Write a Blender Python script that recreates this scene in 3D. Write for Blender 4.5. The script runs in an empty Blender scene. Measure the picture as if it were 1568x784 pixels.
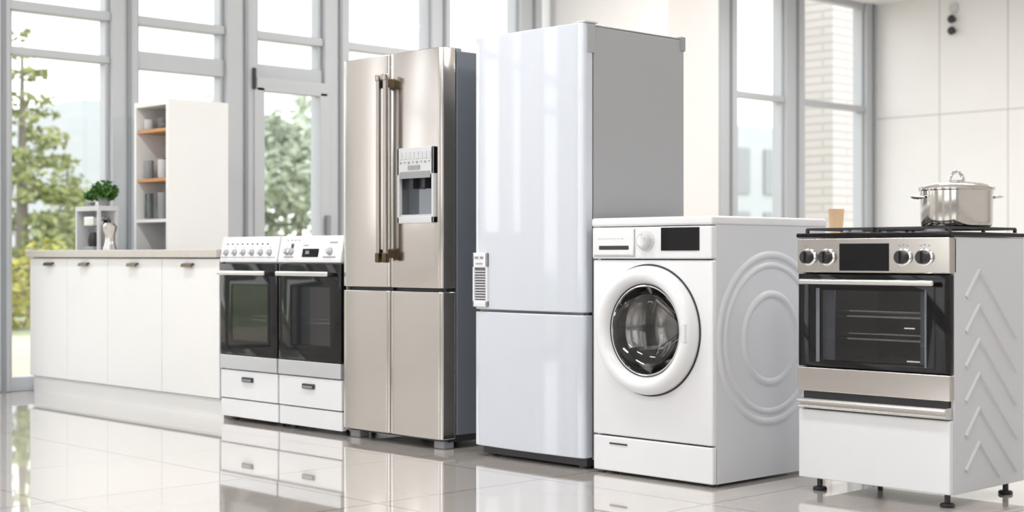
import bpy, bmesh, math, random
from mathutils import Vector, Matrix
random.seed(7)
S = bpy.context.scene
S.view_settings.view_transform = 'Standard'
S.view_settings.look = 'None'
S.view_settings.exposure = 0.27

# ------------------------------------------------------------------ materials
def mat(name, col, rough=0.5, metal=0.0, coat=0.0, noise=0.0, nscale=(6,6,6), bump=0.0, rvar=0.0, emit=0.0, spec=None):
    m = bpy.data.materials.new(name); m.use_nodes = True
    nt = m.node_tree; b = nt.nodes['Principled BSDF']
    b.inputs['Base Color'].default_value = (*col, 1)
    b.inputs['Roughness'].default_value = rough
    b.inputs['Metallic'].default_value = metal
    b.inputs['Coat Weight'].default_value = coat
    b.inputs['Coat Roughness'].default_value = 0.04
    if spec is not None: b.inputs['Specular IOR Level'].default_value = spec
    if emit:
        b.inputs['Emission Color'].default_value = (*col, 1); b.inputs['Emission Strength'].default_value = emit
    tc = nt.nodes.new('ShaderNodeTexCoord'); mp = nt.nodes.new('ShaderNodeMapping')
    mp.inputs['Scale'].default_value = nscale
    nz = nt.nodes.new('ShaderNodeTexNoise'); nz.inputs['Scale'].default_value = 1.0; nz.inputs['Detail'].default_value = 3
    nt.links.new(tc.outputs['Object'], mp.inputs['Vector']); nt.links.new(mp.outputs[0], nz.inputs['Vector'])
    nv = max(noise, 0.015)
    mr = nt.nodes.new('ShaderNodeMix'); mr.data_type = 'RGBA'
    mr.inputs[6].default_value = (*[c*(1-nv) for c in col], 1); mr.inputs[7].default_value = (*[min(1, c*(1+nv)) for c in col], 1)
    nt.links.new(nz.outputs['Fac'], mr.inputs[0]); nt.links.new(mr.outputs[2], b.inputs['Base Color'])
    if rvar:
        ma = nt.nodes.new('ShaderNodeMapRange'); ma.inputs[3].default_value = rough-rvar; ma.inputs[4].default_value = rough+rvar
        nt.links.new(nz.outputs['Fac'], ma.inputs[0]); nt.links.new(ma.outputs[0], b.inputs['Roughness'])
    if bump:
        bp = nt.nodes.new('ShaderNodeBump'); bp.inputs['Strength'].default_value = bump; bp.inputs['Distance'].default_value = 0.01
        nt.links.new(nz.outputs['Fac'], bp.inputs['Height']); nt.links.new(bp.outputs[0], b.inputs['Normal'])
    return m

def glassmat(name, tint, base=0.05, graze=0.6, rough=0.0, gcol=(1,1,1)):
    m = bpy.data.materials.new(name); m.use_nodes = True; nt = m.node_tree; nt.nodes.clear()
    o = nt.nodes.new('ShaderNodeOutputMaterial'); t = nt.nodes.new('ShaderNodeBsdfTransparent'); g = nt.nodes.new('ShaderNodeBsdfGlossy')
    mx = nt.nodes.new('ShaderNodeMixShader'); lw = nt.nodes.new('ShaderNodeLayerWeight'); lw.inputs[0].default_value = .5
    pw = nt.nodes.new('ShaderNodeMath'); pw.operation = 'POWER'; pw.inputs[1].default_value = 5
    ma = nt.nodes.new('ShaderNodeMath'); ma.operation = 'MULTIPLY_ADD'; ma.inputs[1].default_value = graze; ma.inputs[2].default_value = base
    t.inputs[0].default_value = (*tint, 1); g.inputs[0].default_value = (*gcol, 1); g.inputs['Roughness'].default_value = rough
    nt.links.new(lw.outputs['Facing'], pw.inputs[0]); nt.links.new(pw.outputs[0], ma.inputs[0]); nt.links.new(ma.outputs[0], mx.inputs[0])
    nt.links.new(t.outputs[0], mx.inputs[1]); nt.links.new(g.outputs[0], mx.inputs[2]); nt.links.new(mx.outputs[0], o.inputs[0])
    return m

M = {}
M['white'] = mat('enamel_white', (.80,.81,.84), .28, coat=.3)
M['white_shaded'] = mat('enamel_white_shaded', (.66,.68,.72), .38)  # white enamel darkened to put shade on the right-hand sides
M['white_gloss'] = mat('gloss_white', (.62,.66,.74), .12, coat=1.0)
M['cab'] = mat('cabinet_lacquer', (.84,.84,.84), .35)
M['counter'] = mat('counter_stone', (.58,.54,.50), .3, noise=.08, nscale=(20,20,20))
M['wall'] = mat('wall_paint', (.84,.83,.82), .6)
M['wall_warm'] = mat('column_paint', (.85,.835,.82), .6)
M['ceil'] = mat('ceiling_paint', (.88,.88,.88), .7)
M['frame'] = mat('alu_frame', (.49,.51,.535), .35, metal=.0)
M['frame_d'] = mat('alu_frame_dark', (.27,.29,.31), .4, metal=.2)
M['steel'] = mat('brushed_steel', (.61,.58,.555), .17, metal=1, noise=.012, nscale=(2,2,320))
M['steel_l'] = mat('bright_steel', (.72,.71,.70), .22, metal=1)
M['chrome'] = mat('chrome', (.82,.82,.82), .07, metal=1)
M['drum'] = mat('drum_steel', (.50,.49,.48), .14, metal=1)
M['pot'] = mat('pot_steel', (.66,.63,.60), .10, metal=1)
M['silver'] = mat('silver_paint', (.60,.61,.64), .3, metal=.5)
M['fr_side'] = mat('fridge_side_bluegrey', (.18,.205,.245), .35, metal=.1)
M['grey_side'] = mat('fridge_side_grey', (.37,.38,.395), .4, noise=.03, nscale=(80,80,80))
M['black'] = mat('black_glass', (.008,.008,.009), .05, spec=.3)
M['dark'] = mat('dark_plastic', (.03,.03,.033), .4)
M['cav'] = mat('oven_enamel', (.05,.05,.052), .3)
M['cavl'] = mat('oven_enamel_light', (.16,.17,.18), .35)
M['bronze'] = mat('bronze', (.13,.095,.06), .3, metal=1)
M['hsteel'] = mat('handle_steel', (.40,.365,.34), .14, metal=1)
M['lgrey'] = mat('light_grey_plastic', (.62,.63,.65), .35)
M['mgrey'] = mat('mid_grey_plastic', (.30,.31,.33), .4)
M['slat'] = mat('slat_grey', (.16,.17,.2), .35)
M['bluegl'] = mat('dispenser_glass', (.09,.11,.14), .08, coat=.6)
M['wood'] = mat('orange_wood', (.55,.27,.11), .5, noise=.2, nscale=(4,30,30))
M['tan'] = mat('tan_wood', (.58,.40,.25), .5, noise=.15, nscale=(30,30,4))
M['leaf'] = mat('plant_leaf', (.05,.15,.02), .6, noise=.4, nscale=(30,30,30))
M['tree'] = mat('tree_leaf_hazed', (.29,.32,.13), .8, noise=.4, nscale=(1.2,1.2,1.2))  # leaf colour lightened to imitate outdoor haze
M['tree2'] = mat('tree_leaf_pale_haze', (.50,.55,.44), .8, noise=.2, nscale=(1,1,1))  # haze and overexposure put into the colour of the far trees
M['bush'] = mat('bush_leaf_yellow', (.42,.39,.08), .8, noise=.4, nscale=(2,2,2))
M['bark'] = mat('bark', (.24,.21,.18), .9, noise=.3)
M['glass'] = glassmat('window_glass', (.985,.99,.99), .03, .3)
M['ovgl'] = glassmat('oven_window_glass', (.72,.73,.74), .04)
M['ovgl2'] = glassmat('small_oven_window_glass', (.55,.56,.58), .06)
M['bowl'] = glassmat('washer_bowl_glass', (.80,.81,.82), .06)
M['cupgl'] = glassmat('cup_glass', (.75,.78,.78), .08)
M['ground'] = mat('outdoor_ground', (.50,.42,.32), .9, noise=.2, nscale=(.6,.6,.6))
M['grass'] = mat('grass', (.30,.32,.19), .9, noise=.3, nscale=(1,1,1))
M['bldg'] = mat('pale_building', (.50,.52,.55), .7, noise=.06, nscale=(.5,.5,2))
M['fill_glow'] = mat('fill_panel_glow', (1,.99,.96), .5, emit=2.0)  # glow of the added ceiling fill panels

def brickmat(name, c1, c2, mortar, w, h, msize, rough, mode='floor', offset=0.0, coat=0, off=(0,0)):
    m = bpy.data.materials.new(name); m.use_nodes = True; nt = m.node_tree; b = nt.nodes['Principled BSDF']
    tc = nt.nodes.new('ShaderNodeTexCoord'); br = nt.nodes.new('ShaderNodeTexBrick')
    if mode == 'wall':
        sp = nt.nodes.new('ShaderNodeSeparateXYZ'); a = nt.nodes.new('ShaderNodeMath'); a.operation = 'ADD'
        a2 = nt.nodes.new('ShaderNodeMath'); a2.operation = 'SUBTRACT'; a2.inputs[1].default_value = off[0]
        a3 = nt.nodes.new('ShaderNodeMath'); a3.operation = 'SUBTRACT'; a3.inputs[1].default_value = off[1]
        cb = nt.nodes.new('ShaderNodeCombineXYZ')
        nt.links.new(tc.outputs['Object'], sp.inputs[0]); nt.links.new(sp.outputs[0], a.inputs[0]); nt.links.new(sp.outputs[1], a.inputs[1])
        nt.links.new(a.outputs[0], a2.inputs[0]); nt.links.new(sp.outputs[2], a3.inputs[0])
        nt.links.new(a2.outputs[0], cb.inputs[0]); nt.links.new(a3.outputs[0], cb.inputs[1]); nt.links.new(cb.outputs[0], br.inputs['Vector'])
    else:
        nt.links.new(tc.outputs['Object'], br.inputs['Vector'])
    br.inputs['Color1'].default_value = (*c1,1); br.inputs['Color2'].default_value = (*c2,1); br.inputs['Mortar'].default_value = (*mortar,1)
    br.inputs['Scale'].default_value = 1; br.inputs['Brick Width'].default_value = w; br.inputs['Row Height'].default_value = h
    br.inputs['Mortar Size'].default_value = msize; br.offset = offset; br.inputs['Mortar Smooth'].default_value = .1
    nz = nt.nodes.new('ShaderNodeTexNoise'); nz.inputs['Scale'].default_value = 1.3; nz.inputs['Detail'].default_value = 5
    mr = nt.nodes.new('ShaderNodeMapRange'); mr.inputs[3].default_value = .94; mr.inputs[4].default_value = 1.04
    mx = nt.nodes.new('ShaderNodeMix'); mx.data_type = 'RGBA'; mx.blend_type = 'MULTIPLY'; mx.inputs[0].default_value = 1
    nt.links.new(tc.outputs['Object'], nz.inputs['Vector']); nt.links.new(nz.outputs['Fac'], mr.inputs[0])
    nt.links.new(br.outputs['Color'], mx.inputs[6]); nt.links.new(mr.outputs[0], mx.inputs[7])
    nt.links.new(mx.outputs[2], b.inputs['Base Color'])
    b.inputs['Roughness'].default_value = rough; b.inputs['Coat Weight'].default_value = coat; b.inputs['Coat Roughness'].default_value = .02
    bp = nt.nodes.new('ShaderNodeBump'); bp.inputs['Strength'].default_value = .25; bp.inputs['Distance'].default_value = .003; bp.invert = True
    nt.links.new(br.outputs['Fac'], bp.inputs['Height']); nt.links.new(bp.outputs[0], b.inputs['Normal'])
    return m
M['floor'] = brickmat('floor_tiles', (.60,.56,.525), (.575,.535,.50), (.24,.22,.20), .8, .8, .005, .05, 'floor', 0, .8)
M['panel'] = brickmat('wall_panels', (.86,.855,.85), (.855,.85,.845), (.5,.49,.48), .765, 1.53, .006, .35, 'wall', 0, 0, (5.88,2.33))
M['brick'] = brickmat('white_brick', (.50,.475,.44), (.47,.445,.415), (.38,.36,.34), .9, .10, .016, .8, 'wall', .5)

# ------------------------------------------------------------------ helpers
PL = {}
def group(name, loc):
    e = bpy.data.objects.new(name, None); e.empty_display_size = .1; e.location = loc
    S.collection.objects.link(e); PL[e.name] = Vector(loc); return e
def finish(bm, name, m, parent=None, smooth=False, wn=False):
    me = bpy.data.meshes.new(name); bmesh.ops.recalc_face_normals(bm, faces=bm.faces); bm.to_mesh(me); bm.free()
    me.materials.append(M[m] if isinstance(m, str) else m)
    o = bpy.data.objects.new(name, me); S.collection.objects.link(o)
    if smooth or wn:
        for p in me.polygons: p.use_smooth = True
    if wn:
        w = o.modifiers.new('wn', 'WEIGHTED_NORMAL'); w.keep_sharp = True
    if parent:
        o.parent = parent; o.matrix_parent_inverse = Matrix.Translation(-PL[parent.name])
    return o
def box(name, x0, x1, y0, y1, z0, z1, m, parent=None, bev=0.0, seg=3):
    bm = bmesh.new(); bmesh.ops.create_cube(bm, size=1)
    for v in bm.verts:
        v.co = Vector(((x0+x1)/2+v.co.x*(x1-x0), (y0+y1)/2+v.co.y*(y1-y0), (z0+z1)/2+v.co.z*(z1-z0)))
    if bev > 0:
        bmesh.ops.bevel(bm, geom=bm.edges[:], offset=bev, segments=seg, profile=.5, affect='EDGES')
    return finish(bm, name, m, parent, wn=bev > 0)
def multibox(name, boxes, m, parent=None, bev=0.0):
    bm = bmesh.new()
    for (x0,x1,y0,y1,z0,z1) in boxes:
        t = bmesh.new(); bmesh.ops.create_cube(t, size=1)
        for v in t.verts:
            v.co = Vector(((x0+x1)/2+v.co.x*(x1-x0), (y0+y1)/2+v.co.y*(y1-y0), (z0+z1)/2+v.co.z*(z1-z0)))
        if bev: bmesh.ops.bevel(t, geom=t.edges[:], offset=bev, segments=2, profile=.5, affect='EDGES')
        me = bpy.data.meshes.new('t'); t.to_mesh(me); t.free(); bm.from_mesh(me); bpy.data.meshes.remove(me)
    return finish(bm, name, m, parent, wn=bev > 0)
def lathe(name, prof, o, d, m, parent=None, n=64, close=False, smooth=True):
    o = Vector(o); d = Vector(d).normalized()
    u = d.orthogonal().normalized(); w = d.cross(u)
    bm = bmesh.new(); rings = []
    for r, t in prof:
        if r < 1e-5: rings.append([bm.verts.new(o+d*t)])
        else: rings.append([bm.verts.new(o+d*t+(u*math.cos(2*math.pi*i/n)+w*math.sin(2*math.pi*i/n))*r) for i in range(n)])
    prs = list(zip(rings, rings[1:]))
    if close: prs.append((rings[-1], rings[0]))
    for a, b in prs:
        for i in range(n):
            j = (i+1) % n
            if len(a) == 1 and len(b) == 1: continue
            if len(a) == 1: bm.faces.new((a[0], b[i], b[j]))
            elif len(b) == 1: bm.faces.new((a[i], a[j], b[0]))
            else: bm.faces.new((a[i], a[j], b[j], b[i]))
    ob = finish(bm, name, m, parent, smooth=smooth)
    if smooth:
        ob.data.set_sharp_from_angle(angle=math.radians(40))
    return ob
def rod(name, p0, p1, r, m, parent=None, n=16, cap=.15):
    p0 = Vector(p0); p1 = Vector(p1); L = (p1-p0).length; c = r*cap
    return lathe(name, [(0,0),(r-c,0),(r,c),(r,L-c),(r-c,L),(0,L)], p0, p1-p0, m, parent, n)
def tube(name, pts, r, m, parent=None, cyclic=False):
    cu = bpy.data.curves.new(name, 'CURVE'); cu.dimensions = '3D'; cu.bevel_depth = r; cu.bevel_resolution = 4; cu.use_fill_caps = True
    sp = cu.splines.new('POLY'); sp.points.add(len(pts)-1)
    for p, q in zip(sp.points, pts): p.co = (*q, 1)
    sp.use_cyclic_u = cyclic
    cu.materials.append(M[m]); o = bpy.data.objects.new(name, cu); S.collection.objects.link(o)
    if parent: o.parent = parent; o.matrix_parent_inverse = Matrix.Translation(-PL[parent.name])
    return o
def cut(ob, cutter):
    md = ob.modifiers.new('b', 'BOOLEAN'); md.object = cutter; md.operation = 'DIFFERENCE'; md.solver = 'EXACT'
    for mm in list(ob.modifiers):
        if mm.type == 'WEIGHTED_NORMAL': ob.modifiers.remove(mm)
    dg = bpy.context.evaluated_depsgraph_get(); dg.update()
    me = bpy.data.meshes.new_from_object(ob.evaluated_get(dg)); ob.modifiers.clear(); ob.data = me
    ob.data.set_sharp_from_angle(angle=math.radians(20))
    bpy.data.objects.remove(cutter)
def prism(name, pts, x0, x1, m, parent=None, bev=0):   # pts in (y,z)
    bm = bmesh.new(); a = [bm.verts.new((x0, y, z)) for y, z in pts]; b = [bm.verts.new((x1, y, z)) for y, z in pts]
    bm.faces.new(a); bm.faces.new(b[::-1]); n = len(pts)
    for i in range(n): bm.faces.new((a[i], b[i], b[(i+1)%n], a[(i+1)%n]))
    bmesh.ops.recalc_face_normals(bm, faces=bm.faces)
    if bev: bmesh.ops.bevel(bm, geom=bm.edges[:], offset=bev, segments=2, profile=.5, affect='EDGES')
    return finish(bm, name, m, parent, wn=bev > 0)
def curved_door(name, x0, x1, z0, z1, yf, yback, bulge, r, m, g, bw=.005):
    n = 24
    pts = [(x0+(x1-x0)*i/n, yf+bulge*(2*i/n-1)**2) for i in range(n+1)]
    full = []
    for i in range(7):
        e = r*(1-math.cos(i/6*math.pi/2)); full.append((x0+e, yf+bulge+r-math.sqrt(max(0,r**2-(r-e)**2))))
    mid = [(xx,yy) for xx,yy in pts if xx > x0+r+.001 and xx < x1-r-.001]
    endp = [(x0+x1-xx, yy) for xx,yy in full[::-1]]
    P = full+mid+endp+[(x1,yback),(x0,yback)]
    bm = bmesh.new(); lo = [bm.verts.new((px,py,z0)) for px,py in P]; hi = [bm.verts.new((px,py,z1)) for px,py in P]
    bm.faces.new(lo); bm.faces.new(hi[::-1])
    for i in range(len(P)): j=(i+1)%len(P); bm.faces.new((lo[i],lo[j],hi[j],hi[i]))
    o = finish(bm, name, m, g, smooth=True); o.data.set_sharp_from_angle(angle=math.radians(30))
    bv = o.modifiers.new('bev','BEVEL'); bv.width=bw; bv.segments=3; bv.limit_method='ANGLE'; bv.angle_limit=math.radians(50)
    return o

# ------------------------------------------------------------------ room
WX = -8.9; BY = 13.97; CZ = 3.56; FY = -4.0; RX = 3.0
box('floor', WX-.2, RX+.2, FY-.2, BY+.2, -.2, 0, 'floor')
box('ceiling', WX-.2, RX+.2, FY-.2, BY+.2, CZ, CZ+.2, 'ceil')
box('wall_back', WX-.2, RX+.2, BY, BY+.2, 0, CZ, 'panel')
box('wall_right', RX, RX+.2, FY-.2, BY, 0, CZ, 'wall')
posts = [(4.02,4.16),(4.86,5.05),(5.74,6.0),(6.585,6.815),(7.63,7.825),(8.6,8.85)]
extra = [(-1.9,-1.74),(-.94,-.78),(2.08,2.24),(3.05,3.21)]
right = [(11.25,11.53),(12.32,12.64),(13.77,BY)]
allp = extra+posts
pb = [(WX-.12, WX+.06, a, b, 0, CZ) for a, b in allp+right]
multibox('wall_left', pb, 'frame', bev=.008)
# solid stretches dim steel reflections; two raised windows added for fridge highlights, with a sill at 1.0 m
highlight_wins = [(.70,1.30),(-.10,.32)]
multibox('wall_left', [(WX-.12, WX+.0, 8.99, 11.3, 0, CZ),(WX-.12, WX+.05, FY, -1.88, 0, CZ),(WX-.12, WX+.05, -.80, 2.10, 0, 1.0),
    (WX-.12, WX+.05, -.80, -.10, 1.0, CZ),(WX-.12, WX+.05, .32, .70, 1.0, CZ),(WX-.12, WX+.05, 1.30, 2.10, 1.0, CZ)], 'wall')
multibox('trim_1', [(WX+.06, WX+.075, (a+b)/2+.01, (a+b)/2+.035, 0, CZ) for a, b in allp+right], 'frame_d')
bays = [(-1.74,-.94)]+[(allp[i][1], allp[i+1][0]) for i in range(2,len(allp)-1)] + [(8.85, 9.04)] + [(11.53,12.32),(12.64,13.77)]
for i, (a, b) in enumerate(bays):
    g = group('window_%d' % (i+1), (WX, (a+b)/2, 0))
    door = abs(a-6.0) < .01
    fr = [(WX-.06, WX+.03, a, b, CZ-.06, CZ), (WX-.06, WX+.03, a, b, 0, .09), (WX-.06, WX+.04, a, b, 2.395, 2.455),
          (WX-.06, WX+.02, a, a+.03, 0, CZ), (WX-.06, WX+.02, b-.03, b, 0, CZ)]
    if a < 11: fr.append((WX-.06, WX+.03, a, b, 2.10 if a > 5 else 2.115, 2.22 if a > 5 else 2.165))
    multibox('frame', fr, 'frame', g, bev=.005)
    if door:
        multibox('sash', [(WX+.0, WX+.07, a-.02, b+.02, 2.02, 2.12),(WX, WX+.07, a-.02, b+.02, .02, .14),(WX, WX+.07, a-.04, a+.05, .1, 2.05),(WX, WX+.07, b-.05, b+.04, .1, 2.05)], 'frame', g, bev=.006)
        box('handle', WX+.07, WX+.11, b-.01, b+.02, 1.0, 1.15, 'frame_d', g, .005)
        box('hinge', WX+.06, WX+.08, a-.05, a-.03, 2.03, 2.18, 'dark', g)
    box('glass', WX-.03, WX-.022, a, b, .02, CZ-.02, 'glass', g)
k = len(bays)+1
for a, b in highlight_wins:
    g = group('window_%d' % k, (WX, (a+b)/2, 1.0)); k += 1  # unseen window, added for a highlight in the fridge doors
    multibox('frame', [(WX-.06,WX+.03,a,a+.03,1.0,CZ),(WX-.06,WX+.03,b-.03,b,1.0,CZ),(WX-.06,WX+.03,a,b,2.40,2.45),(WX-.06,WX+.06,a,b,1.0,1.04)], 'frame', g)
    box('glass', WX-.03, WX-.022, a, b, 1.02, CZ-.01, 'glass', g)
# front wall (behind camera): windows added to let light in, alternating with solid wall to limit it
x = WX; fpb = []; solid = []; q = 0
while x < RX-.5:
    fpb.append((x, x+.14, FY-.12, FY+.05, 0, CZ))
    a, b = x+.14, min(x+1.19, RX)
    if q % 3 == 0: solid.append((a, b, FY-.12, FY, 0, CZ))
    else:
        g = group('window_%d' % k, ((a+b)/2, FY, 0)); k += 1
        multibox('frame', [(a,b,FY-.06,FY+.03,0,.5),(a,b,FY-.06,FY+.03,2.4,2.46),(a,b,FY-.06,FY+.03,CZ-.08,CZ)], 'frame', g)
        box('glass', a, b, FY-.03, FY-.022, .4, CZ-.02, 'glass', g)
    x += 1.19; q += 1
multibox('wall_front', fpb+solid, 'wall')
box('column', -8.98, -7.63, 9.04, 9.69, 0, CZ, 'wall_warm')
g = group('wall_hook', (-7.92, BY, 3.25))
for z, r in ((3.30,.045),(3.18,.045)):
    lathe('knob', [(0,.09),(r*.8,.08),(r,.06),(r*.6,.03),(r*.5,0)], (-7.92, BY, z), (0,-1,0), 'dark', g, 20)
lathe('plate', [(0,.03),(.05,.03),(.06,.0)], (-7.92, BY, 3.42), (0,-1,0), 'lgrey', g, 20)
for cx in (-7, -4.2, -1.4):
    for cy in (0.2, 3.2, 7.5, 11):
        g = group('ceiling_fill_light', (cx, cy, CZ))  # unseen fixtures, added to brighten the room
        multibox('fill_housing', [(cx-.62,cx+.62,cy-.17,cy-.15,CZ-.04,CZ),(cx-.62,cx+.62,cy+.15,cy+.17,CZ-.04,CZ),(cx-.62,cx-.6,cy-.17,cy+.17,CZ-.04,CZ),(cx+.6,cx+.62,cy-.17,cy+.17,CZ-.04,CZ)], 'lgrey', g)
        box('fill_diffuser', cx-.6, cx+.6, cy-.15, cy+.15, CZ-.015, CZ-.005, 'fill_glow', g)
        L = bpy.data.lights.new('tube', 'AREA'); L.shape = 'RECTANGLE'; L.size = 1.2; L.size_y = .3; L.energy = 42 if cy > 5 else 30; L.color = (1,.985,.96)  # area light added for soft fill
        lo = bpy.data.objects.new('tube', L); lo.location = (cx, cy, CZ-.05); S.collection.objects.link(lo)
        lo.parent = g; lo.matrix_parent_inverse = Matrix.Translation(-PL[g.name])

# ------------------------------------------------------------------ base cabinets
g = group('base_cabinet', (-7.7, 4.5, 0))
box('carcass', -8.80, -6.645, 4.29, 4.87, .10, .842, 'slat', g)
box('end_panel', -8.802, -8.798, 4.289, 4.871, .10, .842, 'cab', g)
box('plinth', -8.80, -6.645, 4.295, 4.85, 0, .099, 'cab', g)
box('countertop', -8.82, -6.64, 4.245, 4.875, .842, .885, 'counter', g, .004)
xs = [-8.80, -8.31, -7.82, -7.22, -6.645]
for i in range(4):
    box('door_panel_%d' % (i+1), xs[i]+.002, xs[i+1]-.002, 4.268, 4.289, .105, .836, 'cab', g, .003)
for i, hx in enumerate((-8.53,-8.086,-7.52,-6.94)):
    prism('tab_handle_%d' % (i+1), [(4.268,.812),(4.248,.808),(4.244,.792),(4.250,.79),(4.254,.8),(4.268,.803)], hx-.05, hx+.05, 'bronze', g)

# tall open shelf behind the counter
g = group('tall_shelf_cabinet', (-8.42, 5.12, 0))
X0, X1, Y0, Y1, H = -8.63, -8.21, 4.9, 5.34, 1.84
multibox('panels', [(X0,X0+.025,Y0,Y1,0,H),(X1-.03,X1,Y0,Y1,0,H),(X0+.026,X1-.031,Y1-.02,Y1-.001,0,H-.001),(X0+.026,X1-.031,Y0+.001,Y1-.02,H-.035,H-.001),(X0+.026,X1-.031,Y0+.001,Y1-.021,0,.08),(X0+.026,X1-.031,Y0+.001,Y1-.021,1.065,1.085)], 'cab', g)
for i, z in enumerate((1.66,1.345)):
    box('wood_shelf_%d' % (i+1), X0+.026, X1-.031, Y0+.01, Y1-.021, z-.02, z+.0, 'wood', g)
n = 0
for z, hts in ((1.661,(.07,.05)),(1.346,(.12,.14)),(1.086,(.17,.13))):
    for j in range(4):
        n += 1; h = hts[j%2]; cx = X0+.08+j*.085; r = .03
        lathe('glass_cup_%d' % n, [(0,0),(r*.8,0),(r,.01),(r,h),(r-.003,h),(r-.003,.012),(0,.012)], (cx, Y0+.06+.05*(j%2), z), (0,0,1), ('cupgl','lgrey','mgrey')[n%3], g, 20)

# small shelf with coffee gear on counter
g = group('counter_shelf', (-8.64, 4.65, .885))
a, b, c, d = -8.79, -8.49, 4.57, 4.71
multibox('panels', [(a,b,c,d,1.135,1.165),(a+.001,a+.02,c+.001,d-.001,.885,1.136),(b-.02,b-.001,c+.001,c+.018,.885,1.136),(b-.02,b-.001,d-.018,d-.001,.885,1.136),(a+.02,b-.02,d-.012,d-.002,.885,1.136)], 'lgrey', g)
g = group('coffee_grinder', (-8.38, 4.62, .885))
gx = -8.40
lathe('body', [(0,0),(.04,0),(.042,.01),(.03,.05),(.03,.1),(.038,.12),(.045,.15),(.03,.17),(0,.175)], (gx,4.60,.885), (0,0,1), 'steel_l', g, 24)
rod('crank', (gx,4.60,1.055), (gx,4.60,1.075), .006, 'dark', g); rod('crank_arm', (gx,4.60,1.075), (gx-.05,4.57,1.075), .005, 'dark', g)
g = group('coffee_maker', (-8.64, 4.62, .885))
box('base', -8.70,-8.58,4.58,4.69,.885,.91,'mgrey',g,.005); box('tower', -8.70,-8.58,4.65,4.69,.91,1.08,'mgrey',g,.005)
box('head', -8.70,-8.58,4.58,4.69,1.04,1.1,'steel_l',g,.008)
lathe('carafe', [(0,0),(.025,0),(.032,.03),(.03,.07),(.02,.09),(0,.09)], (-8.64,4.612,.911), (0,0,1), 'dark', g, 24)

def foliage(name, blobs, n, size, m, parent=None, flat=.5):
    bm = bmesh.new(); tot = sum(b[3]**2 for b in blobs)
    for (bx,by,bz,br) in blobs:
        for _ in range(int(n*br*br/tot)+1):
            v = Vector((random.gauss(0,1),random.gauss(0,1),random.gauss(0,1))).normalized()*br*(random.random()**.4)
            v.z *= flat+.3; c = Vector((bx,by,bz))+v
            u = Vector((random.gauss(0,1),random.gauss(0,1),random.gauss(0,.6))).normalized()*size*random.uniform(.6,1.2)
            w = u.cross(Vector((random.gauss(0,1),random.gauss(0,1),random.gauss(0,1)))).normalized()*size*.4
            bm.faces.new([bm.verts.new(c-u), bm.verts.new(c+w), bm.verts.new(c+u), bm.verts.new(c-w)])
    return finish(bm, name, m, parent)
g = group('potted_plant', (-8.55, 4.64, 1.166))
lathe('pot', [(0,0),(.03,0),(.04,.05),(.036,.05),(.03,.045),(0,.045)], (-8.55,4.64,1.166), (0,0,1), 'mgrey', g, 24)
foliage('leaves', [(-8.55,4.64,1.26,.085),(-8.59,4.62,1.24,.05),(-8.50,4.66,1.24,.045)], 600, .020, 'leaf', g, .5)
g = group('potted_plant', (-8.72, 4.64, 1.166))
lathe('pot', [(0,0),(.025,0),(.03,.03),(0,.03)], (-8.72,4.64,1.166), (0,0,1), 'mgrey', g, 24)
foliage('leaves', [(-8.72,4.64,1.235,.042)], 240, .016, 'leaf', g, .4)

# ------------------------------------------------------------------ ovens
def cavity(g, x0, x1, yf, z0, z1, depth, m='cav', racks=(.35,.62), rackmat='steel_l'):
    t = .008
    multibox('oven_cavity', [(x0,x1,yf+depth,yf+depth+t,z0,z1),(x0-t,x0,yf,yf+depth,z0,z1),(x1,x1+t,yf,yf+depth,z0,z1),(x0,x1,yf,yf+depth,z0-t,z0),(x0,x1,yf,yf+depth,z1,z1+t)], m, g)
    for q, f in enumerate(racks):
        z = z0+(z1-z0)*f; bx = [(x0,x1,yf+.03,yf+.036,z,z+.006),(x0,x1,yf+.036,yf+.04,z+.02,z+.024),(x0,x1,yf+depth-.04,yf+depth-.034,z,z+.006)]
        nn = 16
        for i in range(nn):
            xx = x0+(x1-x0)*(i+.5)/nn; bx.append((xx-.0015,xx+.0015,yf+.03,yf+depth-.03,z,z+.003))
        multibox('rack_%d' % (q+1), bx, rackmat, g)
def doorframe(g, x0, x1, z0, z1, y0, y1, w, m, glassm, bev=.003):
    wx0, wx1, wz0, wz1 = w
    d = box('oven_door', x0, x1, y0, y1, z0, z1, m, g, bev)
    c = box('c', wx0, wx1, y0-.05, y1+.05, wz0, wz1, m)
    cut(d, c)
    box('door_window', wx0-.002, wx1+.002, y0+.001, y0+.004, wz0-.002, wz1+.002, glassm, g)

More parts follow.
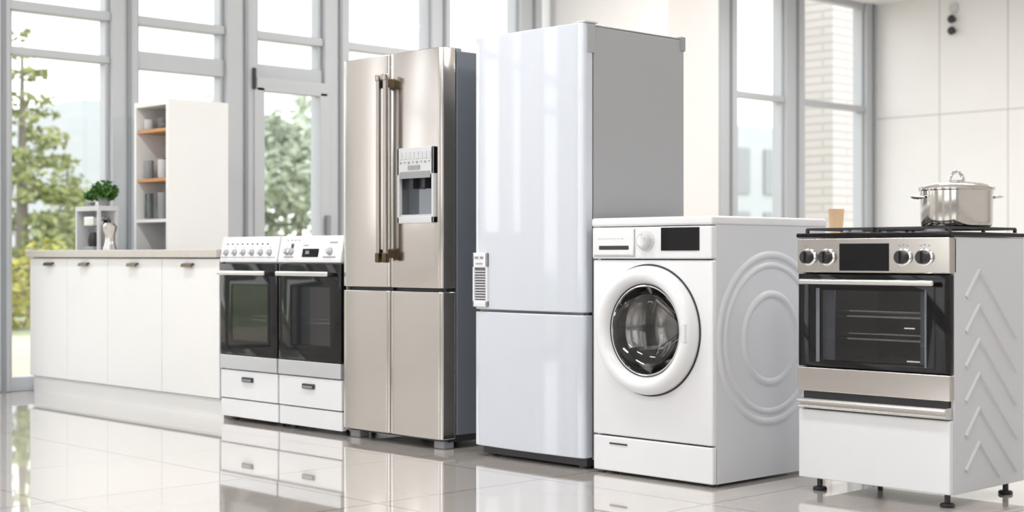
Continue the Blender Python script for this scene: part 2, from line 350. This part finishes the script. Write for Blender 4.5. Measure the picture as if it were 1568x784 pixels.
def small_oven(x0, x1, variant):
    g = group('electric_oven', ((x0+x1)/2, 4.57, 0))
    YF, YB = 4.30, 4.87
    multibox('body', [(x0,x0+.02,YF,YB,.03,.921),(x1-.02,x1,YF,YB,.03,.921),(x0+.021,x1-.021,YB-.02,YB-.001,.03,.92),(x0+.021,x1-.021,YF+.001,YB-.021,.031,.05),(x0+.021,x1-.021,YF+.001,YB-.021,.26,.275),(x0+.021,x1-.021,YF+.001,YB-.021,.81,.83)], 'white', g)
    box('top_plate', x0, x1, 4.331, YB, .922, .936, 'white', g, .003)
    prism('control_panel', [(4.262,.818),(4.262,.835),(4.285,.948),(4.33,.948),(4.33,.818)], x0+.002, x1-.002, 'white', g, .004)
    xc = (x0+x1)/2
    doorframe(g, x0+.004, x1-.004, .343, .812, 4.266, 4.296, (x0+.11, x1-.09, .42, .70), 'black', 'ovgl2')
    cavity(g, x0+.06, x1-.06, 4.30, .36, .76, .4, 'cavl', (.4,))
    box('door_lower_trim', x0+.004, x1-.004, 4.262, 4.296, .268, .34, 'silver', g, .003)
    box('handle_bar', x0+.03, x1-.06, 4.222, 4.238, .752, .776, 'steel_l', g, .007)
    for hx in (x0+.06, x1-.09): box('handle_post', hx-.01, hx+.01, 4.23, 4.27, .755, .773, 'steel_l', g, .002)
    box('drawer_front', x0+.004, x1-.004, 4.268, 4.296, .117, .262, 'white', g, .004)
    box('drawer_handle', xc-.05, xc+.045, 4.258, 4.27, .208, .232, 'dark', g, .003)
    box('drawer_handle_inset', xc-.04, xc+.035, 4.256, 4.259, .213, .222, 'mgrey', g)
    box('plinth', x0+.004, x1-.004, 4.272, 4.30, .022, .112, 'white', g, .003)
    for fx in (x0+.05, x1-.05):
        for fy in (4.33, 4.83): lathe('foot', [(0,0),(.02,0),(.02,.012),(.012,.02),(.012,.032),(0,.032)], (fx,fy,0), (0,0,1), 'dark', g, 20)
    nrm = Vector((0,-.113,.023)).normalized()
    def face(z): return 4.262+(z-.835)*(.023/.113)
    def knob(kx, z, r, mm='lgrey'):
        lathe('knob_ring', [(r*1.35,0),(r*1.35,.003),(r,.003)], (kx, face(z), z), nrm, 'mgrey', g, 24)
        lathe('knob', [(r*1.15,0),(r*1.15,.004),(r,.005),(r*.9,.02),(r*.75,.023),(0,.023)], (kx, face(z), z), nrm, mm, g, 24)
    def tag(tx0, tx1, z0, z1, mm):
        prism('panel_mark', [(face(z0)-.0015,z0),(face(z1)-.0015,z1),(face(z1)+.003,z1),(face(z0)+.003,z0)], tx0, tx1, mm, g)
    if variant == 0:
        for i in range(6): knob(x0+.055+i*.078, .868, .013, 'silver')
        for i in range(9): tag(x0+.05+i*.045, x0+.064+i*.045, .908, .914, 'dark')
        for i in range(6): tag(x0+.05+i*.078, x0+.06+i*.078, .892, .895, 'mgrey')
        tag(x0+.01, x0+.5, .842, .845, 'mgrey')
    else:
        tag(x0+.20, x0+.33, .845, .885, 'black'); tag(x0+.225, x0+.255, .86, .876, 'mgrey')
        for q in (.07,.105,.42): knob(x0+q, .872, .014, 'silver')
        tag(x0+.05,x0+.13,.842,.848,'mgrey'); tag(x0+.37,x0+.47,.842,.848,'mgrey')
        for i in range(4): tag(x0+.06+i*.03, x0+.075+i*.03, .925, .929, 'mgrey')
        tag(x0+.41,x0+.47,.912,.918,'mgrey'); tag(x0+.2,x0+.24,.9,.904,'mgrey'); tag(x0+.1,x0+.12,.89,.91,'dark')
small_oven(-6.635, -6.118, 0)
small_oven(-6.112, -5.598, 1)

# ------------------------------------------------------------------ steel fridge
g = group('french_door_refrigerator', (-5.235, 4.6, 0))
x0, x1 = -5.588, -4.880; xg = -5.242; yd0, yd1 = 4.262, 4.345
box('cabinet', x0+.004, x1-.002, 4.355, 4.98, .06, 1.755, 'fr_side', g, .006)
box('base', x0+.02, x1-.02, 4.32, 4.96, .03, .07, 'dark', g)
for n_, (a, b, c, d) in enumerate([(x0,xg-.003,.708,1.765),(xg+.003,x1,.708,1.765),(x0,xg-.003,.045,.692),(xg+.003,x1,.045,.692)]):
    o = curved_door('door_panel_%d' % (n_+1), a, b, c, d, yd0, yd1, .005, .012, 'steel', g, .004)
    if n_ == 1:
        c = box('c', -5.155, -4.932, yd0-.05, yd0+.06, 1.025, 1.21, 'steel'); cut(o, c)
box('gasket', x0+.01, x1-.01, 4.345, 4.355, .05, 1.76, 'dark', g)
box('middle_gap', x0+.01, x1-.01, 4.30, 4.34, .69, .71, 'dark', g)
box('centre_gap', xg-.004, xg+.004, 4.285, 4.34, .05, 1.755, 'dark', g)
for q, hx in enumerate((-5.266, -5.216)):
    box('handle_%d' % (q+1), hx-.012, hx+.012, 4.212, 4.232, .83, 1.665, 'hsteel', g, .008, 4)
    for hz in (.86, 1.63): box('handle_mount', hx-.010, hx+.010, 4.226, 4.270, hz-.02, hz+.02, 'bronze', g, .004)
    box('handle_tip', hx-.0135, hx+.0135, 4.209, 4.236, .82, .865, 'bronze', g, .006)
    box('handle_cap', hx-.0135, hx+.0135, 4.209, 4.236, 1.64, 1.672, 'hsteel', g, .006)
dx0, dx1 = -5.168, -4.920
fr = [(dx0,dx1,4.250,4.270,1.21,1.332),(dx0,dx1,4.250,4.270,.995,1.025),(dx0,dx0+.014,4.250,4.270,.995,1.332),(dx1-.014,dx1,4.250,4.270,.995,1.332)]
multibox('dispenser_frame', fr, 'lgrey', g, .003)
box('dispenser_recess', -5.156, -4.931, 4.310, 4.318, 1.02, 1.215, 'bluegl', g)
box('dispenser_screen', dx0+.02, dx1-.02, 4.248, 4.252, 1.195, 1.225, 'mgrey', g)
multibox('dispenser_buttons', [(dx0+.02+i*.028,dx0+.036+i*.028,4.2475,4.251,1.282,1.312) for i in range(8)], 'silver', g)
multibox('dispenser_marks', [(dx0+.022+i*.028,dx0+.032+i*.028,4.2465,4.25,1.262+.004*(i%2),1.27) for i in range(8)]+[(-5.09,-5.01,4.2465,4.25,1.235,1.252)], 'mgrey', g)
multibox('dispenser_spouts', [(-5.10,-5.08,4.27,4.31,1.15,1.21),(-5.02,-5.0,4.27,4.31,1.15,1.21)], 'dark', g, .003)
box('drip_tray', -5.150, -4.937, 4.256, 4.318, 1.022, 1.034, 'silver', g)
for fx in (x0+.05, x1-.06):
    for fy in (4.33, 4.9): box('foot', fx-.035, fx+.035, fy-.03, fy+.03, 0, .035, 'mgrey', g, .006)
box('hinge_cover', x0+.02, x0+.1, 4.30, 4.40, 1.755, 1.77, 'mgrey', g, .003); box('hinge_cover', x1-.1, x1-.02, 4.30, 4.40, 1.755, 1.77, 'mgrey', g, .003)

# ------------------------------------------------------------------ white fridge
g = group('refrigerator', (-4.37, 4.6, 0))
x0, x1 = -4.690, -4.045
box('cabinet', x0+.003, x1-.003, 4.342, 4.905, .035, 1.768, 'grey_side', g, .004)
box('gasket', x0+.01, x1-.01, 4.334, 4.343, .05, 1.76, 'dark', g)
curved_door('upper_door', x0, x1, .624, 1.778, 4.268, 4.334, .014, .02, 'white_gloss', g)
curved_door('lower_door', x0, x1, .045, .614, 4.268, 4.334, .014, .02, 'white_gloss', g)
box('door_gap', x0+.02, x1-.02, 4.30, 4.335, .612, .626, 'mgrey', g)
multibox('handle_frame', [(-4.684,-4.592,4.266,4.292,.634,.662),(-4.684,-4.592,4.266,4.292,.80,.864),(-4.684,-4.672,4.266,4.292,.634,.864),(-4.604,-4.592,4.266,4.292,.634,.864)], 'white', g, .004)
box('handle_recess', -4.674, -4.60, 4.274, 4.282, .655, .81, 'slat', g)
multibox('handle_slats', [(-4.67,-4.606,4.268,4.276,.668+i*.0115,.673+i*.0115) for i in range(11)], 'lgrey', g)
multibox('handle_label', [(-4.668,-4.645,4.2645,4.268,.838,.848),(-4.635,-4.615,4.2645,4.268,.838,.848),(-4.66,-4.62,4.2645,4.268,.815,.82)], 'mgrey', g)
box('hinge', x1-.05, x1+.004, 4.285, 4.36, 1.778, 1.786, 'lgrey', g, .002)
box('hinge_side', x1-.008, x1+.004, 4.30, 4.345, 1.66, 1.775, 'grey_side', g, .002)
box('base', x0+.03, x1-.01, 4.31, 4.88, .012, .05, 'dark', g)
for fx in (x0+.06, x1-.05):
    for fy in (4.34, 4.85): lathe('foot', [(0,0),(.022,0),(.022,.014),(0,.014)], (fx,fy,0), (0,0,1), 'dark', g, 20)
box('top_cap', x0+.003, x1-.003, 4.345, 4.905, 1.7685, 1.774, 'mgrey', g, .002)
box('rear_hinge', x1-.03, x1+.002, 4.88, 4.91, 1.72, 1.78, 'mgrey', g, .002)

# ------------------------------------------------------------------ washing machine
g = group('washing_machine', (-3.70, 4.65, 0))
x0, x1 = -3.998, -3.402; yf = 4.285; yb = 5.0
multibox('body', [(x0,x0+.015,yf+.03,yb,.012,.965),(x0+.016,x1-.016,yb-.015,yb,.012,.965),(x0+.016,x1-.016,yf+.03,yb-.016,.012,.03)], 'white', g)
box('side_panel', x1-.015, x1, yf+.022, yb, .012, .965, 'white_shaded', g)
fp = box('front_panel', x0, x1, yf, yf+.03, .153, .835, 'white', g, .008, 4)
hc = lathe('c', [(0,-.1),(.182,-.1),(.182,.1),(0,.1)], (-3.707, yf, .568), (0,-1,0), 'white', None, 64)
cut(fp, hc)
box('kick_panel', x0, x1, yf+.002, yf+.03, .012, .148, 'white', g, .006)
box('filter_flap_handle', -3.91, -3.82, yf-.001, yf+.004, .118, .124, 'dark', g)
box('control_panel', x0, x1, yf-.006, yf+.03, .839, .962, 'white', g, .008, 4)
box('top_panel', x0-.003, x1+.004, yf-.008, yb+.012, .964, .998, 'white', g, .010, 4)
multibox('drawer_outline', [(x0+.010,-3.772,yf-.0075,yf,.848,.8495),(-3.774,-3.7725,yf-.0075,yf,.848,.955)], 'mgrey', g)
box('detergent_drawer', x0+.012, -3.776, yf-.012, yf, .852, .955, 'white', g, .005)
box('drawer_slot', -3.955, -3.80, yf-.0135, yf-.008, .874, .890, 'dark', g, .002)
multibox('drawer_marks', [(-3.96+i*.02,-3.945+i*.02,yf-.0126,yf-.010,.915,.919) for i in range(7)], 'lgrey', g)
box('display', -3.642, -3.458, yf-.009, yf, .870, .957, 'black', g, .002)
lathe('program_knob', [(.040,0),(.040,.004),(.033,.006),(.030,.024),(.026,.028),(0,.028)], (-3.717, yf-.006, .908), (0,-1,0), 'lgrey', g, 40)
lathe('knob_face', [(.022,.0),(.020,.002),(0,.002)], (-3.717, yf-.034, .908), (0,-1,0), 'chrome', g, 32)
dc = (-3.707, yf, .568); nd = (0,-1,0)
lathe('door_gap_shadow', [(.20,.0),(.20,.003),(.2515,.003),(.2515,0)], dc, nd, 'dark', g, 96)  # dark ring standing in for the shadow line around the door
lathe('door_ring', [(.178,-.01),(.176,.022),(.184,.042),(.197,.054),(.212,.057),(.228,.052),(.239,.038),(.245,.02),(.245,.003)], dc, nd, 'white', g, 96)
lathe('door_inner_rim', [(.177,.026),(.171,.024),(.168,.0),(.166,-.02)], dc, nd, 'dark', g, 96)
lathe('door_inner_chrome', [(.172,.0245),(.167,.025),(.164,.018)], dc, nd, 'chrome', g, 96)
lathe('door_bowl', [(.168,.020),(.163,.010),(.15,-.015),(.13,-.035),(.09,-.05),(.05,-.055),(0,-.057)], dc, nd, 'bowl', g, 64)
lathe('rubber_gasket', [(.182,-.005),(.190,-.02),(.186,-.04),(.178,-.055),(.178,-.062),(.2,-.07)], dc, nd, 'dark', g, 64)
lathe('drum', [(.178,-.065),(.225,-.075),(.235,-.09),(.235,-.26),(.22,-.28),(.12,-.27),(.05,-.25),(0,-.245)], dc, nd, 'drum', g, 64)
for i in range(3):
    a = math.radians(90+120*i); ca, sa = math.cos(a), math.sin(a)
    bm = bmesh.new()
    pr = [(.235,-.035),(.16,-.008),(.16,.008),(.235,.035)]
    vs = []
    for t in (.10,.26):
        rg = []
        for r, s in pr:
            X = dc[0]+r*ca-s*sa; Z = dc[2]+r*sa+s*ca; rg.append(bm.verts.new((X, yf+t, Z)))
        vs.append(rg)
    bm.faces.new(vs[0]); bm.faces.new(vs[1][::-1])
    for q in range(4): bm.faces.new((vs[0][q],vs[0][(q+1)%4],vs[1][(q+1)%4],vs[1][q]))
    finish(bm, 'drum_paddle_%d' % (i+1), 'steel_l', g)
for i in range(6):
    a = math.radians(30+60*i); ca, sa = math.cos(a), math.sin(a)
    rod('drum_rib_%d' % (i+1), (dc[0]+.02*ca, yf+.235, dc[2]+.02*sa), (dc[0]+.21*ca, yf+.262, dc[2]+.21*sa), .012, 'steel_l', g)
lathe('drum_hub', [(.05,-.24),(.045,-.225),(.02,-.218),(0,-.216)], dc, nd, 'steel_l', g, 32)
box('door_handle', dc[0]+.2, dc[0]+.225, yf-.056, yf-.05, .53, .60, 'lgrey', g, .002)
sc = (x1, 4.640, .536)
def ring(r, w, h): lathe('side_emboss', [(r-w,0),(r-w*.5,h*.8),(r,h),(r+w*.5,h*.8),(r+w,0)], sc, (1,0,0), 'white_shaded', g, 96)
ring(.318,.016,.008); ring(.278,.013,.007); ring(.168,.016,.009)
for fx in (x0+.05, x1-.05):
    for fy in (yf+.06, yb-.06): lathe('foot', [(0,0),(.025,0),(.025,.014),(0,.014)], (fx,fy,0), (0,0,1), 'dark', g, 20)

# ------------------------------------------------------------------ free-standing cooker
g = group('freestanding_cooker', (-2.87, 4.75, 0))
x0, x1 = -3.178, -2.565; yf = 4.50; yb = 5.01
multibox('body', [(x0,x0+.015,yf+.03,yb,.046,.915),(x0+.016,x1-.016,yb-.015,yb-.001,.046,.915),(x0+.016,x1-.016,yf+.03,yb-.016,.046,.06),(x0+.016,x1-.016,yf+.03,yb-.016,.35,.36)], 'white', g)
box('side_panel', x1-.015, x1, yf+.026, yb, .046, .915, 'white_shaded', g, .003)
box('lower_drawer', x0+.002, x1-.002, yf, yf+.025, .048, .296, 'white', g, .004)
box('drawer_cavity', x0+.01, x1-.016, yf+.02, yf+.03, .29, .42, 'dark', g)
prism('drawer_handle', [(yf+.02,.340),(yf-.022,.338),(yf-.030,.330),(yf-.026,.322),(yf-.012,.318),(yf-.022,.312),(yf-.020,.304),(yf-.002,.300),(yf+.02,.300)], x0+.012, x1-.006, 'steel_l', g, .002)
box('door_lower_trim', x0, x1, yf-.004, yf+.025, .362, .449, 'steel', g, .004)
doorframe(g, x0+.001, x1-.001, .452, .786, yf, yf+.025, (-3.085,-2.662,.478,.728), 'black', 'ovgl')
cavity(g, x0+.05, x1-.05, yf+.03, .462, .76, .42, 'cav', (.30,.57), 'chrome')
L = bpy.data.lights.new('oven_lamp', 'POINT'); L.energy = 1.4; L.shadow_soft_size = .02; L.color = (1,.93,.85)
lo = bpy.data.objects.new('oven_lamp', L); lo.location = (-2.70, yf+.38, .735); S.collection.objects.link(lo); lo.parent = g; lo.matrix_parent_inverse = Matrix.Translation(-PL[g.name])
multibox('window_trim', [(-3.10,-3.085,yf-.001,yf+.001,.47,.735),(-2.662,-2.655,yf-.001,yf+.001,.47,.735)], 'slat', g)
multibox('inner_frame', [(-3.085,-3.035,yf+.02,yf+.024,.478,.728),(-2.69,-2.662,yf+.02,yf+.024,.478,.728)], 'slat', g)
multibox('door_label', [(-2.73,-2.68,yf-.001,yf+.001,.487,.491),(-2.74,-2.70,yf-.001,yf+.001,.60,.604)], 'lgrey', g)
box('handle_bar', x0+.03, -2.607, yf-.046, yf-.030, .748, .768, 'steel_l', g, .007, 4)
for hx in (x0+.06, -2.66): box('handle_post', hx-.012, hx+.012, yf-.034, yf+.002, .750, .766, 'steel_l', g, .002)
box('control_panel', x0, x1, yf-.006, yf+.04, .790, .914, 'steel', g, .005)
box('display', -2.997, -2.797, yf-.0085, yf, .798, .894, 'black', g, .001)
for kx in (-3.128,-3.048,-2.740,-2.658):
    lathe('knob_bezel', [(.031,0),(.031,.004),(.026,.006),(.024,.006)], (kx, yf-.006, .846), nd, 'chrome', g, 32)
    lathe('knob', [(.024,.004),(.023,.026),(.019,.030),(0,.030)], (kx, yf-.006, .846), nd, 'dark', g, 32)
    box('knob_grip', kx-.005, kx+.005, yf-.046, yf-.034, .826, .866, 'dark', g, .002)
    multibox('knob_marks', [(kx-.02,kx-.012,yf-.0075,yf-.005,.884,.887),(kx-.003,kx+.003,yf-.0075,yf-.005,.886,.890),(kx+.012,kx+.02,yf-.0075,yf-.005,.884,.887)], 'mgrey', g)
box('cooktop', x0-.004, x1+.004, yf-.008, yb+.005, .916, .932, 'black', g, .004)
bars = []
for (a, b) in ((x0+.02, -2.885), (-2.860, x1-.02)):
    for yy in (yf+.03, yf+.15, yf+.25, yf+.35, yb-.03): bars.append((a,b,yy-.004,yy+.004,.942,.951))
    for xx in (a, (a+b)/2, b): bars.append((xx-.004,xx+.004,yf+.03,yb-.03,.942,.951))
    for xx in (a, b):
        for yy in (yf+.03, yb-.03, (yf+yb)/2): bars.append((xx-.005,xx+.005,yy-.005,yy+.005,.930,.948))
multibox('pan_supports', bars, 'dark', g)
bc = [(-3.03,yf+.13),(-3.03,yb-.13),(-2.70,yf+.13)]
for q, (bx, by) in enumerate(bc):
    lathe('burner_%d' % (q+1), [(.045,0),(.045,.006),(.036,.007),(.034,.013),(0,.015)], (bx,by,.931), (0,0,1), 'mgrey', g, 32)
for fx in (x0+.06, x1-.04):
    for fy in (yf+.05, yb-.06):
        lathe('foot', [(0,0),(.024,0),(.026,.006),(.022,.012),(.010,.014),(.010,.048),(0,.048)], (fx,fy,0), (0,0,1), 'dark', g, 24)
def bar3(name, p0, p1, w, h, m, parent):
    p0 = Vector(p0); p1 = Vector(p1); d = (p1-p0).normalized(); s = Vector((1,0,0)).cross(d)
    bm = bmesh.new(); A = []; n_ = Vector((1,0,0))
    for p in (p0, p1):
        A.append([bm.verts.new(p+s*w), bm.verts.new(p+s*w*.35+n_*h), bm.verts.new(p-s*w*.35+n_*h), bm.verts.new(p-s*w)])
    for i in range(3): bm.faces.new((A[0][i],A[0][i+1],A[1][i+1],A[1][i]))
    bm.faces.new(A[0]); bm.faces.new(A[1][::-1]); finish(bm, name, m, parent)
for i in range(6):
    z = .80-i*.118; ap = (x1, yf+.19, z)
    bar3('side_emboss', (x1, yf+.10, z-.09), ap, .010, .006, 'white_shaded', g)
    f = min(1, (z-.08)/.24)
    bar3('side_emboss', ap, (x1, yf+.19+.26*f, z-.24*f), .010, .006, 'white_shaded', g)

# pot
g = group('stockpot', (-2.690, 4.76, .951))
pc = (-2.690, 4.76, .951)
lathe('body', [(0,0),(.112,0),(.12,.006),(.123,.02),(.125,.128),(.131,.131),(.131,.134),(.121,.134),(.119,.02),(0,.012)], pc, (0,0,1), 'pot', g, 80)
lathe('lid', [(.130,.134),(.131,.139),(.126,.143),(.09,.154),(.04,.160),(0,.161)], pc, (0,0,1), 'pot', g, 80)
hx = Vector((.693,.721,0)).normalized()
hv = Vector((.25,.96,0)).normalized()
tube('lid_handle', [Vector(pc)+hv*(.034*math.cos(t))+Vector((0,0,.157+.040*math.sin(t))) for t in [math.pi*i/14 for i in range(15)]], .0065, 'chrome', g)
lathe('lid_handle_base', [(.022,.155),(.02,.166),(0,.168)], pc, (0,0,1), 'chrome', g, 32)
for sgn in (1,-1):
    c = Vector(pc)+Vector((0,0,.105)); pd = Vector((-hx.y, hx.x, 0)); pts = []
    for i in range(13):
        t = math.pi*i/12; pts.append(c+hx*sgn*(.122+.036*max(0,math.sin(t))**.6)+pd*(.035*math.cos(t))+Vector((0,0,.004*math.sin(t))))
    tube('side_handle_%d' % (1 if sgn>0 else 2), pts, .005, 'chrome', g)

# side table with wooden vase behind the appliances
g = group('side_table', (-4.68, 7.0, 0))
box('top', -4.9, -4.46, 6.8, 7.2, .93, .96, 'cab', g, .004)
for a in (-4.87,-4.49):
    for b in (6.83,7.17): rod('leg', (a,b,0), (a,b,.932), .016, 'cab', g)
g = group('wooden_vase', (-4.69, 7.0, .96))
lathe('body', [(0,0),(.03,0),(.036,.03),(.045,.15),(.040,.15),(.03,.02),(0,.02)], (-4.69,7.0,.96), (0,0,1), 'tan', g, 32)

# ------------------------------------------------------------------ outside
box('ground', -90, WX-.2, -60, 110, -.35, -.15, 'grass')
box('patio_paving', -16, WX-.2, -16, 30, -.16, -.06, 'ground')
def conifer(x, y, h, r, m='tree', n=3500):
    g = group('conifer_tree', (x, y, -.15))
    lathe('trunk', [(.14,0),(.09,h*.5),(.02,h)], (x,y,-.15), (0,0,1), 'bark', g, 10)
    bl = []
    L = 13
    for i in range(L):
        f = i/(L-1); rr = r*(1-f)**.8+.12; z = .5+(h-.5)*f
        for q in range(5):
            a = random.random()*6.28; bl.append((x+math.cos(a)*rr*.6, y+math.sin(a)*rr*.6, z+random.uniform(-.1,.1), rr*.45+.08))
    foliage('foliage', bl, n, .11, m, g, .0)
def tree(x, y, h, r, m='tree2', n=3500):
    g = group('broadleaf_tree', (x, y, -.15))
    lathe('trunk', [(.12,0),(.08,h*.5),(.03,h*.8)], (x,y,-.15), (0,0,1), 'bark', g, 10)
    bl = [(x+random.gauss(0,r*.5), y+random.gauss(0,r*.5), h*random.uniform(.2,.9), r*random.uniform(.35,.55)) for _ in range(14)]
    foliage('foliage', bl, n, .16, m, g, .6)
conifer(-24, 11.5, 4.6, 1.25, 'tree', 2800)
conifer(-29, 14.9, 2.8, 1.0, 'tree', 1200)
tree(-32, 20.6, 4.4, 2.0); tree(-32, 23.0, 4.6, 2.0); tree(-33, 28.3, 7.2, 1.6, 'tree2', 2500)
conifer(-24, 1.0, 4.4, 1.3, 'tree', 2000); tree(-25, -6.0, 4.2, 1.8)
tree(-6, -24, 4, 2.0)
g = group('garden_bush', (-19, 8.6, -.15))
foliage('foliage', [(-19+random.uniform(-1,1), 7.4+i*.6, random.uniform(.1,.6), .55) for i in range(7)], 2500, .09, 'bush', g, .8)
box('neighbour_building', -58, -50, 26.3, 28.6, -.15, 6.6, 'bldg')
box('neighbour_building', -60, -40, 52, 100, -.15, 6.6, 'bldg')
multibox('trim_2', [(-39.98,-39.9,52+i*2.0,52.9+i*2.0,.8,2.8) for i in range(20)]+[(-39.98,-39.9,52+i*2.0,52.9+i*2.0,3.6,5.6) for i in range(20)], 'mgrey')
box('brick_pier', -11.1, -10.5, 15.6, 16.3, -.06, 5, 'brick')

# ------------------------------------------------------------------ world
w = bpy.data.worlds.new('World'); S.world = w; w.use_nodes = True; nt = w.node_tree
bg = nt.nodes['Background']; tc = nt.nodes.new('ShaderNodeTexCoord'); sx = nt.nodes.new('ShaderNodeSeparateXYZ'); cr = nt.nodes.new('ShaderNodeValToRGB')
nt.links.new(tc.outputs['Generated'], sx.inputs[0]); nt.links.new(sx.outputs['Z'], cr.inputs[0]); nt.links.new(cr.outputs[0], bg.inputs[0])
cr.color_ramp.elements[0].color = (1,.98,.96,1); cr.color_ramp.elements[0].position = 0
cr.color_ramp.elements[1].color = (.88,.94,1,1); cr.color_ramp.elements[1].position = .7
bg.inputs[1].default_value = 2.3

# ------------------------------------------------------------------ camera
cd = bpy.data.cameras.new('camera'); cam = bpy.data.objects.new('camera', cd); S.collection.objects.link(cam)
cam.location = (0, 0, .85); cam.rotation_euler = (math.radians(90), 0, math.radians(46.14))
cd.sensor_width = 36; cd.lens = 52.2; cd.clip_start = .05; cd.clip_end = 300
cd.dof.use_dof = True; cd.dof.focus_distance = 5.9; cd.dof.aperture_fstop = 2.6
S.camera = cam
